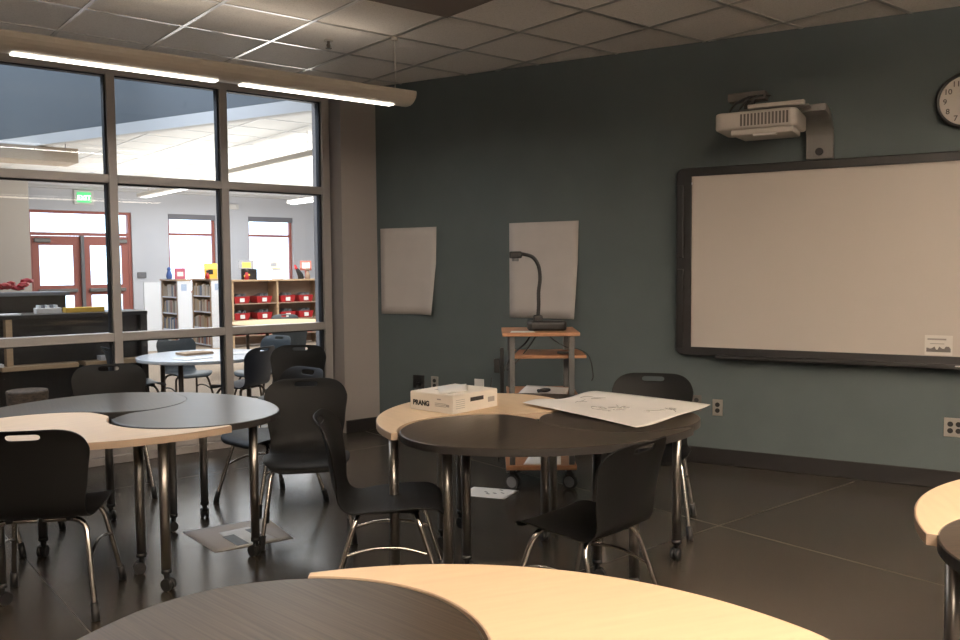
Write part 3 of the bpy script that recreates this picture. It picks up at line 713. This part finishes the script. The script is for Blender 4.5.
# ------------------------------------------------------------------ things on the tables
# large paper with drawings
TT = TZ+.0008
def pcurl(u, v): return .004+.10*max(0, u-.6)**2*(.4+v)+.006*(1+math.sin(7*u+2*v+1.5))*v+.008*(1+math.sin(9*u))*(1-v)
CP = [(2.93, 3.25), (3.46, 3.24), (3.50, 2.52), (2.85, 2.43)]
big = sheet('drawing_paper', CP, TT, 'paper', 'large white sheet with faint pencil drawings across the middle ring of tables', th=.0015, curl=pcurl, nx=24, ny=24)
def on_paper(u, v):
    a_, b_, c_, d_ = [Vector(p) for p in CP]; p = (a_*(1-u)+b_*u)*(1-v)+(d_*(1-u)+c_*u)*v
    return Vector((p.x, p.y, TT+pcurl(u, v)+.0030))
random.seed(11)
for k in range(9):
    u, v = random.uniform(.25, .85), random.uniform(.15, .85); pts = [on_paper(u, v)]
    for i in range(6):
        u = min(.93, max(.08, u+random.uniform(-.05, .06))); v = min(.93, max(.08, v+random.uniform(-.07, .07))); pts.append(on_paper(u, v))
    bm = bmesh.new(); tube(bm, smooth_path(pts, 4), .0016, 5); link('pencil_line', bm, 'ink', big)
# cardboard box
p0 = Vector((2.49, 3.262, 0)); ex = (Vector((2.825, 3.322, 0))-p0); A2 = math.atan2(ex.y, ex.x)
t = thing('cardboard_box', 'low white cardboard box with dark lettering on the middle cream table', 'box', (p0.x, p0.y, TZ+.0005), A2)
BX, BY, BH = .335, .290, .088
MT['carton'] = mat('white_carton', (0.78, 0.72, 0.64), .7)
link('carton', B(0, 0, 0, BX, BY, BH), 'carton', t, bevel=.003)
link('lid_flap', B(.002, .002, BH, BX-.002, BY-.002, BH+.003), 'carton', t, bevel=.001)
text('lettering', 'PRANG', .034, 'black', t, (-.0004, BY-.020, .026), (PI/2, 0, -PI/2), bold=.0018)
PT = [(-.0012, .045, z0, -.0002, .12, z0+.003) for z0 in (.030, .037, .044)]+[(-.0012, .08, .062, -.0002, .105, .068), (-.0012, .025, .032, -.0002, .045, .044)]
PT += [(.02, -.0012, .024+i*.010, .085, -.0002, .026+i*.010) for i in range(5)]+[(.26, -.0012, .03, .31, -.0002, .055), (.10, .20, BH+.0031, .2, .22, BH+.0034), (.04, .06, BH+.0031, .12, .075, BH+.0034)]
for q in PT: link('printed_line', B(*q), 'ink', t)
bm = bmesh.new(); box(bm, .125, -.0014, .048, .225, -.0002, .068); link('hand_slot', bm, 'black', t, bevel=.0005)
o = link('hand_slot_rim', B(.122, -.001, .045, .228, -.0001, .071), 'carton', t)
o = sheet('notebook', [(2.47, 3.34), (2.64, 3.34), (2.76, 3.50), (2.59, 3.52)], TZ+BH+.0045, 'white', 'small white notebook lying on top of the cardboard box', 'notebook', th=.009, nx=3, ny=3)
# floor papers
o = sheet('poster_sheet', [(1.66, 4.17), (2.07, 4.12), (2.13, 4.56), (1.66, 4.62)], .0012, 'chart', 'large grey paper sheet on the floor under the left ring of tables', th=.0012)
o2 = sheet('flyer', [(1.78, 4.16), (2.0, 4.15), (1.97, 4.46), (1.80, 4.46)], .0045, 'white', 'smaller white flyer with dark picture blocks on the big floor sheet', th=.0012)
link('picture_block', B(1.785, 4.18, .0058, 1.85, 4.38, .0062), 'black', o2); link('picture_block', B(1.93, 4.26, .0058, 1.965, 4.42, .0062), 'black', o2)
o = sheet('worksheet', [(3.27, 4.23), (3.42, 3.97), (3.63, 4.07), (3.47, 4.33)], .0012, 'white', 'white worksheet lying on the floor in front of the cart', th=.001)
bm = bmesh.new()
for q in ((3.42, 4.12), (3.44, 4.16), (3.46, 4.1), (3.54, 4.13), (3.5, 4.07)): box(bm, q[0], q[1], .0024, q[0]+.012, q[1]+.03, .0027)
link('scribble', bm, 'black', o)

# ------------------------------------------------------------------ library things
exit_ = thing('exit_sign', 'small green exit sign on the wall above the red double doors', 'sign', (4.56, YF, 2.74))
link('sign_box', B(-.02, -.06, -.02, .34, 0, .26), 'white', exit_, bevel=.008)
link('sign_face', B(.03, -.066, .02, .29, -.058, .22), 'green_lamp', exit_)
text('lettering', 'EXIT', .12, 'lens_lib', exit_, (.16, -.067, .075), (PI/2, 0, 0), align='CENTER')
t = thing('emergency_light', 'small white emergency light box high on the library wall between windows', 'lamp', (7.75, YF, 2.74)); link('lamp_box', B(-.13, -.08, 0, .13, 0, .11), 'white', t, bevel=.01)
for x in (-.07, .07):
    bm = bmesh.new(); cyl(bm, (x, -.09, .05), (0, 1, 0), .03, .03, 14); link('lamp_head', bm, 'lens_lib' if 0 else 'white', t)
o = link('thermostat', B(5.70, YF-.03, 1.28, 5.88, YF, 1.40), 'grey', bevel=.01); tag(o, 'small grey thermostat panel right of the red double doors', 'thermostat')
# library linear lamps
def liblamp(x, y0, y1, z, label):
    t = thing('library_lamp', label, 'ceiling light', (x, y0, z), 0, 'linear lamps in the library')
    bm = bmesh.new(); prism(bm, [(-.11, 0), (.11, 0), (.11, y1-y0), (-.11, y1-y0)], 0, .07); link('housing', bm, 'fixture', t, bevel=.02)
    link('diffuser', B(-.05, .05, -.006, .05, y1-y0-.05, .0), 'lens_lib', t)
    bm = bmesh.new()
    for yy in (.3, y1-y0-.3): tube(bm, [(0, yy, .06), (0, yy, CEIL-z-.012)], .004, 6)
    link('suspension_wire', bm, 'fixture', t)
liblamp(4.75, 8.6, 10.9, 2.68, 'linear lamp hanging nearest the glass, seen through its upper right pane')
liblamp(4.95, 12.3, 15.2, 2.68, 'linear lamp hanging behind the middle glass column above the bookcases')
liblamp(7.75, 12.4, 15.2, 2.68, 'linear lamp hanging above the red bins, seen through the right glass column')
t = thing('wooden_baffle', 'tan boxed ceiling baffle at the upper left behind the glass', 'ceiling baffle', (2.57, 11.0, 2.71)); link('baffle_body', B(-1.3, 0, 0, .28, .5, .165), mat('tan_panel', (.42, .33, .24), .7), t, bevel=.005)
bm = bmesh.new(); tube(bm, [(0, .25, .18), (0, .25, CEIL-2.72)], .006, 6); tube(bm, [(.2, .25, .16), (.2, .25, CEIL-2.72)], .006, 6); link('hanger', bm, 'grey', t)

# bookcase units: shelves face -x, end panel faces -y
def books_on(x_face, y0, y1, z0, hmax, n, label, group):
    random.seed(int(z0*100)+n+int(x_face*10)); first = None
    cols = [(.45, .36, .25), (.6, .54, .45), (.16, .12, .10), (.35, .14, .09), (.62, .55, .45), (.14, .18, .26), (.50, .36, .20), (.3, .27, .22)]
    pitch = (y1-y0)/n
    for i in range(n):
        th = pitch*random.uniform(.72, .96); h = hmax*random.uniform(.72, .98); dpt = random.uniform(.17, .21); y = y0+pitch*i
        key = 'book%d' % random.randrange(len(cols))
        if key not in MT: MT[key] = mat(key, cols[int(key[4:])], .6)
        bm = bmesh.new(); box(bm, x_face, y, z0, x_face+dpt, y+th, z0+h)
        o = link('book', bm, key); tag(o, label, 'book', group)
def bookcase(x, y0, y1, ztop, name_lbl, short, nb):
    Wd = .24; t = thing('bookcase', name_lbl, 'bookcase', (x, y0, 0), 0, 'white-ended bookcases by the library windows')
    Ln = y1-y0
    link('end_panel', B(.0, -.03, 0, Wd, 0, ztop-.02), 'white_panel', t)
    link('end_panel', B(.0, Ln, 0, Wd, Ln+.03, ztop-.02), 'wood', t)
    link('top_board', B(-.02, -.04, ztop-.02, Wd+.02, Ln+.04, ztop+.01), 'wood', t)
    link('back_panel', B(Wd-.01, 0, .02, Wd, Ln, ztop-.02), 'wood_dark', t)
    link('stile', B(-.004, 0, 0, .016, .035, ztop-.02), 'wood', t); link('stile', B(-.004, Ln-.035, 0, .016, Ln, ztop-.02), 'wood', t)
    zs = [.06, .40, .72, 1.02]
    zs = [.05, .36, .66, .955]
    for z in zs[:4]: link('shelf', B(0, 0, z-.025, Wd-.01, Ln, z), 'white_panel', t)
    bm = bmesh.new(); box(bm, .06, -.0315, ztop-.2, .16, -.0302, ztop-.08); link('sign_card', bm, MT.setdefault('pale_blue', mat('pale_blue_card', (.42, .52, .70), .6)), t)
    for z, w_ in zip(zs, ('lowest', 'lower middle', 'upper middle', 'top')):
        books_on(x+.01, y0+.045, y1-.045, z, .24, nb, 'library book standing on the %s shelf of the %s' % (w_, short), 'books on the %s shelf of the %s' % (w_, short))
bookcase(5.55, 15.35, 16.15, 1.26, 'bookcase with a white end panel below the left library window', 'left white-ended bookcase', 10)
bookcase(6.17, 15.35, 16.25, 1.26, 'bookcase with a white end panel just left of the glass mullion', 'right white-ended bookcase', 11)
o = link('range_end_panel', B(5.02, 15.5, 0, 5.30, 15.54, 1.22), 'white_panel'); tag(o, 'white freestanding end panel left of the bookcases', 'panel')  # lone end panel standing for a farther bookcase range
# low shelving with red bins, front plane y = 15
t = thing('bin_shelf', 'long low birch shelf unit holding rows of red bins', 'shelf unit', (6.42, 15.0, 0))
WL = 2.7
link('top_board', B(0, -.02, 1.215, WL, .42, 1.245), 'wood', t)
for x in (0, .885, 1.80, WL-.03): link('divider', B(x, 0, 0, x+.035, .40, 1.215), 'wood', t)
link('back_panel', B(.03, .385, .02, WL-.03, .40, 1.215), 'wood_dark', t)
SZ = [.22, .505, .81]
for z in SZ:
    for x0, x1 in ((.035, .885), (.92, 1.80), (1.835, WL-.03)): link('shelf', B(x0, .005, z-.02, x1, .385, z), 'wood_dark', t)
bin_ = thing('storage_bin', 'x', 'bin')
bm = bmesh.new(); v0 = [(-.13, 0), (.13, 0), (.13, .28), (-.13, .28)]; v1 = [(-.155, -.02), (.155, -.02), (.155, .30), (-.155, .30)]
def wallring(bm, q0, z0, q1, z1, cap):
    a_ = [bm.verts.new((x, y, z0)) for x, y in q0]; b_ = [bm.verts.new((x, y, z1)) for x, y in q1]
    for i in range(4): bm.faces.new((a_[i], a_[(i+1) % 4], b_[(i+1) % 4], b_[i]))
    if cap: bm.faces.new(a_)
wallring(bm, v0, 0, v1, .125, True); bb = link('bin_body', bm, 'red', bin_)
md = bb.modifiers.new('thick', 'SOLIDIFY'); md.thickness = .006
link('label_card', B(-.045, -.024, .025, .045, -.014, .095), 'white', bin_)
bm = bmesh.new()
for i in range(6): box(bm, -.10+i*.034, .03, .01, -.10+i*.034+.018, .24, .14+.035*((i*7) % 3)/2)
link('booklets', bm, 'grey', bin_)
rows_n = ['lowest', 'middle', 'top']
first = True
for ri, z in enumerate(SZ):
    for ci, x in enumerate((.20, .64, 1.12, 1.50, 2.08, 2.45)):
        if ri in (0,) and ci == 5: pass
        lab = 'red plastic bin, %s in the %s row of the low shelf' % (('first from the left', 'second', 'third', 'fourth', 'fifth', 'last at the right')[ci], rows_n[ri])
        if first: o = bin_; first = False
        else: o = dup(bin_)
        o.location = (6.42+x, 15.03, z+.001); o['label'] = lab; o['group'] = 'red bins on the low shelf'
# display things on top of the shelves
def display(name, label, cat, loc, parts, rz=0):
    t = thing(name, label, cat, loc, rz)
    for nm, f, m in parts:
        bm = bmesh.new(); f(bm); link(nm, bm, m, t, bevel=.002)
    return t
def figure(bm, s=1.0, lean=0.0):
    tube(bm, [(0, 0, 0), (0, 0, .05*s), (lean*.5, 0, .10*s), (lean, 0, .14*s)], [.04*s, .05*s, .035*s, .02*s], 10)
def head(bm, s=1.0, lean=0.0): 
    bmesh.ops.create_icosphere(bm, subdivisions=2, radius=.035*s, matrix=Matrix.Translation((lean, 0, .165*s)))
ZB = 1.2705; ZL = 1.2455
display('display_book', 'pink picture book standing on the left bookcase', 'book', (5.68, 15.55, ZB), [('cover', lambda b: box(b, -.09, 0, 0, .10, .03, .20), mat('pink', (.5, .12, .18), .6)), ('cover_picture', lambda b: box(b, -.05, -.002, .05, .06, 0, .13), 'white')])
display('figurine', 'small dark blue figurine left of the pink book', 'figurine', (5.35+.26, 15.9, ZB), [('body', lambda b: figure(b, 1.2), 'blue'), ('head', lambda b: head(b, 1.1), 'blue')])
display('display_book', 'large yellow picture book standing on the right bookcase', 'book', (6.22, 15.5, ZB), [('cover', lambda b: box(b, -.10, 0, 0, .14, .03, .28), 'yellow'), ('cover_picture', lambda b: box(b, -.03, -.002, .08, .06, 0, .17), 'desk')])
display('figurine', 'red and brown figurine leaning against the yellow book', 'figurine', (6.14, 15.42, ZB), [('body', lambda b: figure(b, .8), 'red'), ('head', lambda b: head(b, .8), 'desk')])
display('display_book', 'grey framed picture with yellow figure on the shelf, above a dark book', 'picture', (6.78, 15.16, ZL+.20), [('frame', lambda b: box(b, -.14, 0, 0, .15, .03, .16), 'grey'), ('picture', lambda b: box(b, -.08, -.003, .02, .09, 0, .12), 'yellow')])
display('display_book', 'dark book standing behind a striped figurine on the low shelf', 'book', (6.86, 15.16, ZL), [('cover', lambda b: box(b, -.17, 0, 0, .13, .04, .199), 'desk')])
display('figurine', 'dark red and yellow striped figurine before the dark book', 'figurine', (6.74, 15.06, ZL), [('body', lambda b: figure(b, 1.0), 'red'), ('scarf', lambda b: tube(b, [(-.05, 0, .06), (.05, -.02, .09)], .02, 8), 'yellow'), ('head', lambda b: head(b, 1.0), 'desk')])
display('display_board', 'tilted white display card with a framed picture on the low shelf', 'display card', (7.40, 15.16, ZL), [('card', lambda b: (prism(b, [(-.10, 0), (.13, 0), (.13, .02), (-.10, .02)], 0, .28)), 'white_panel'), ('picture', lambda b: box(b, -.22, -.02, .20, .06, 0, .36), 'cream'), ('picture_print', lambda b: box(b, -.14, -.023, .24, -.02, -.019, .31), 'grey')], 0)
display('figurine', 'black leaning figurine with a red cap on the low shelf', 'figurine', (7.80, 15.1, ZL), [('body', lambda b: tube(b, [(.07, 0, 0), (.05, 0, .08), (0, 0, .16), (-.03, 0, .20)], [.06, .055, .04, .025], 10), 'black'), ('cap', lambda b: tube(b, [(-.03, 0, .19), (-.06, 0, .27)], [.035, .015], 10), 'red')])
display('framed_picture', 'small red framed picture standing at the right end of the low shelf', 'picture', (8.03, 15.20, ZL+.16), [('frame', lambda b: box(b, -.12, 0, 0, .12, .02, .19), 'red_frame'), ('picture', lambda b: box(b, -.08, -.003, .04, .08, 0, .15), 'white'), ('stand', lambda b: box(b, -.02, .0, -.16, .02, .02, 0), 'red_frame')])
display('teddy', 'small brown teddy figure below the red framed picture', 'toy', (8.0, 15.08, ZL), [('body', lambda b: figure(b, 1.0), 'wood_dark'), ('head', lambda b: head(b, 1.1), 'wood_dark')])

# library tables and chairs
def round_table(x, y, r, z, top, label):
    t = thing('round_table', label, 'table', (x, y, 0), 0.3)
    bm = bmesh.new(); cyl(bm, (0, 0, z-.015), (0, 0, 1), r, .03, 64); link('tabletop', bm, top, t, bevel=.004)
    for k in range(4):
        a_ = k*PI/2+.4; bm = bmesh.new(); cyl(bm, (r*.72*math.cos(a_), r*.72*math.sin(a_), (z-.03)/2), (0, 0, 1), .022, z-.03, 14); link('leg', bm, 'bronze', t)
MT['glossy_table'] = mat('pale_glossy_laminate', (.62, .62, .62), .22)
round_table(3.06, 7.80, .60, .64, 'glossy_table', 'pale shiny round table just outside the glass with papers on it')
MT['yellow_wood'] = mat('pale_yellow_wood', (.52, .34, .14), .5)
round_table(5.45, 11.0, .75, .70, 'yellow_wood', 'yellow wood round table farther back in front of the red bins')
lib = make_chair('library_chair', 'shell_grey', 'bronze', 'grey library chair tucked behind the shiny round table', 'library chairs')
lib.location = (3.20, 8.66, 0); lib.rotation_euler = (0, 0, rad(-85-90)); lib.scale = (.92,)*3
GL = 'library chairs'
place(lib, 3.80, 8.20, -160, label='dark grey library chair just left of the black chair by the glass, lower back', group=GL)
place(lib, 5.0, 9.9, 60, label='grey library chair at the near side of the yellow table', group=GL)
place(lib, 5.9, 11.9, -120, label='grey library chair on the far side of the yellow table', group=GL)
place(lib, 2.55, 8.15, 0, label='library chair between the desk and the shiny round table, only the seat showing', group=GL)
navy = make_chair('library_chair', 'shell_navy', 'bronze', 'navy library chair beside the shiny table just outside the glass', GL)
navy.location = (3.24, 7.42, 0); navy.rotation_euler = (0, 0, rad(118-90)); navy.scale = (.92,)*3
random.seed(5)
for k, (x, y, a_, m, lb) in enumerate(((2.85, 7.55, .3, 'paper', 'white paper at the near side of the shiny library table'), (3.12, 8.12, 1.0, 'paper', 'white paper at the far side of the shiny library table'), (3.36, 7.72, -.4, 'paper', 'white paper at the right side of the shiny library table'), (3.02, 7.95, .1, 'brown_paper', 'brown folder with a red mark on the shiny library table'))):
    bm = bmesh.new(); box(bm, -.14, -.10, 0, .14, .10, .004 if k < 3 else .02); o = link('folder' if k == 3 else 'paper_sheet', bm, m, None, (x, y, .6405), a_); tag(o, lb, 'folder' if k == 3 else 'paper')
# circulation desk
t = thing('circulation_desk', 'long dark library desk behind the left glass panes', 'desk', (0, 8.4, 0))
link('counter_top', B(-1.6, -.02, 1.01, 2.74, .50, 1.045), 'desk', t, bevel=.004)
link('front_panel', B(-1.6, .10, .60, 2.72, .48, 1.01), 'desk', t)
link('lower_panel', B(-1.6, .30, 0, 2.72, .48, .57), 'desk', t)
for x0, x1 in ((-.4, 1.40), (1.48, 2.1), (2.16, 2.70)):
    link('wood_shelf', B(x0, -.06, .56, x1, .30, .60), 'wood', t, bevel=.003)
link('side_panel', B(2.68, .0, 0, 2.74, .48, 1.01), 'desk', t)
link('wood_post', B(1.53, -.01, .60, 1.58, .10, 1.01), 'wood', t)
link('rear_counter', B(-1.6, .9, 0, 2.24, 1.3, 1.19), 'desk', t)
link('rear_counter_top', B(-1.6, .85, 1.19, 2.27, 1.33, 1.225), 'grey', t, bevel=.004)
bm = bmesh.new()
random.seed(9)
for i in range(46):
    a_ = random.uniform(0, 2*PI); x = random.uniform(-.42, .42); y = random.uniform(-.10, .10); z = .02+random.uniform(0, .09)*(1 if x < .0 else .8)
    bmesh.ops.create_icosphere(bm, subdivisions=1, radius=random.uniform(.03, .05), matrix=Matrix.Translation((x, y, z)) @ Matrix.Diagonal((1.4, 1.1, .6, 1)))
o = link('red_garland', bm, 'red', None, (1.55, 9.45, 1.245)); tag(o, 'bushy red garland lying on the back counter at the left edge', 'garland')
o = link('yellow_box', B(2.06, 8.55, 1.0455, 2.40, 8.68, 1.09), 'yellow', bevel=.004); tag(o, 'long flat yellow box on the dark desk', 'box')
t = thing('book_basket', 'small pale basket with notebooks left of the yellow box', 'basket', (1.93, 8.6, 1.0455)); link('basket', B(-.12, -.06, 0, .09, .06, .05), 'paper', t, bevel=.004)
for i in range(5): link('notebook', B(-.10+i*.035, -.05, .052*0+.0505, -.08+i*.035, .05, .075), 'grey' if i % 2 else 'white', t)
o = link('paper_stack', B(1.42, 8.43, 1.0455, 1.66, 8.6, 1.055), 'white'); tag(o, 'white papers at the left end of the dark desk', 'paper')
o = link('paper_stack', B(1.33, 8.36, .6005, 1.50, 8.48, .625), 'white'); tag(o, 'white papers on the wood shelf under the dark desk at the left edge', 'paper')
o = link('paper_stack', B(2.30, 8.36, .6005, 2.46, 8.5, .640), 'white_panel'); tag(o, 'white paper pile on the wood shelf at the right end of the dark desk', 'paper')
bm = bmesh.new(); n = 18
for zi in range(8):
    pass
tube(bm, [(0, 0, 0), (0, 0, .05), (0, 0, .40), (0, 0, .42)], [.13, .14, .165, .16], 20)
MT['wicker'] = mat('brown_wicker', (.10, .065, .04), .8, noise=(.6, (25, 25, 60)))
o = link('wicker_basket', bm, 'wicker', None, (1.62, 8.1, 0)); tag(o, 'brown woven basket standing under the dark desk', 'basket')
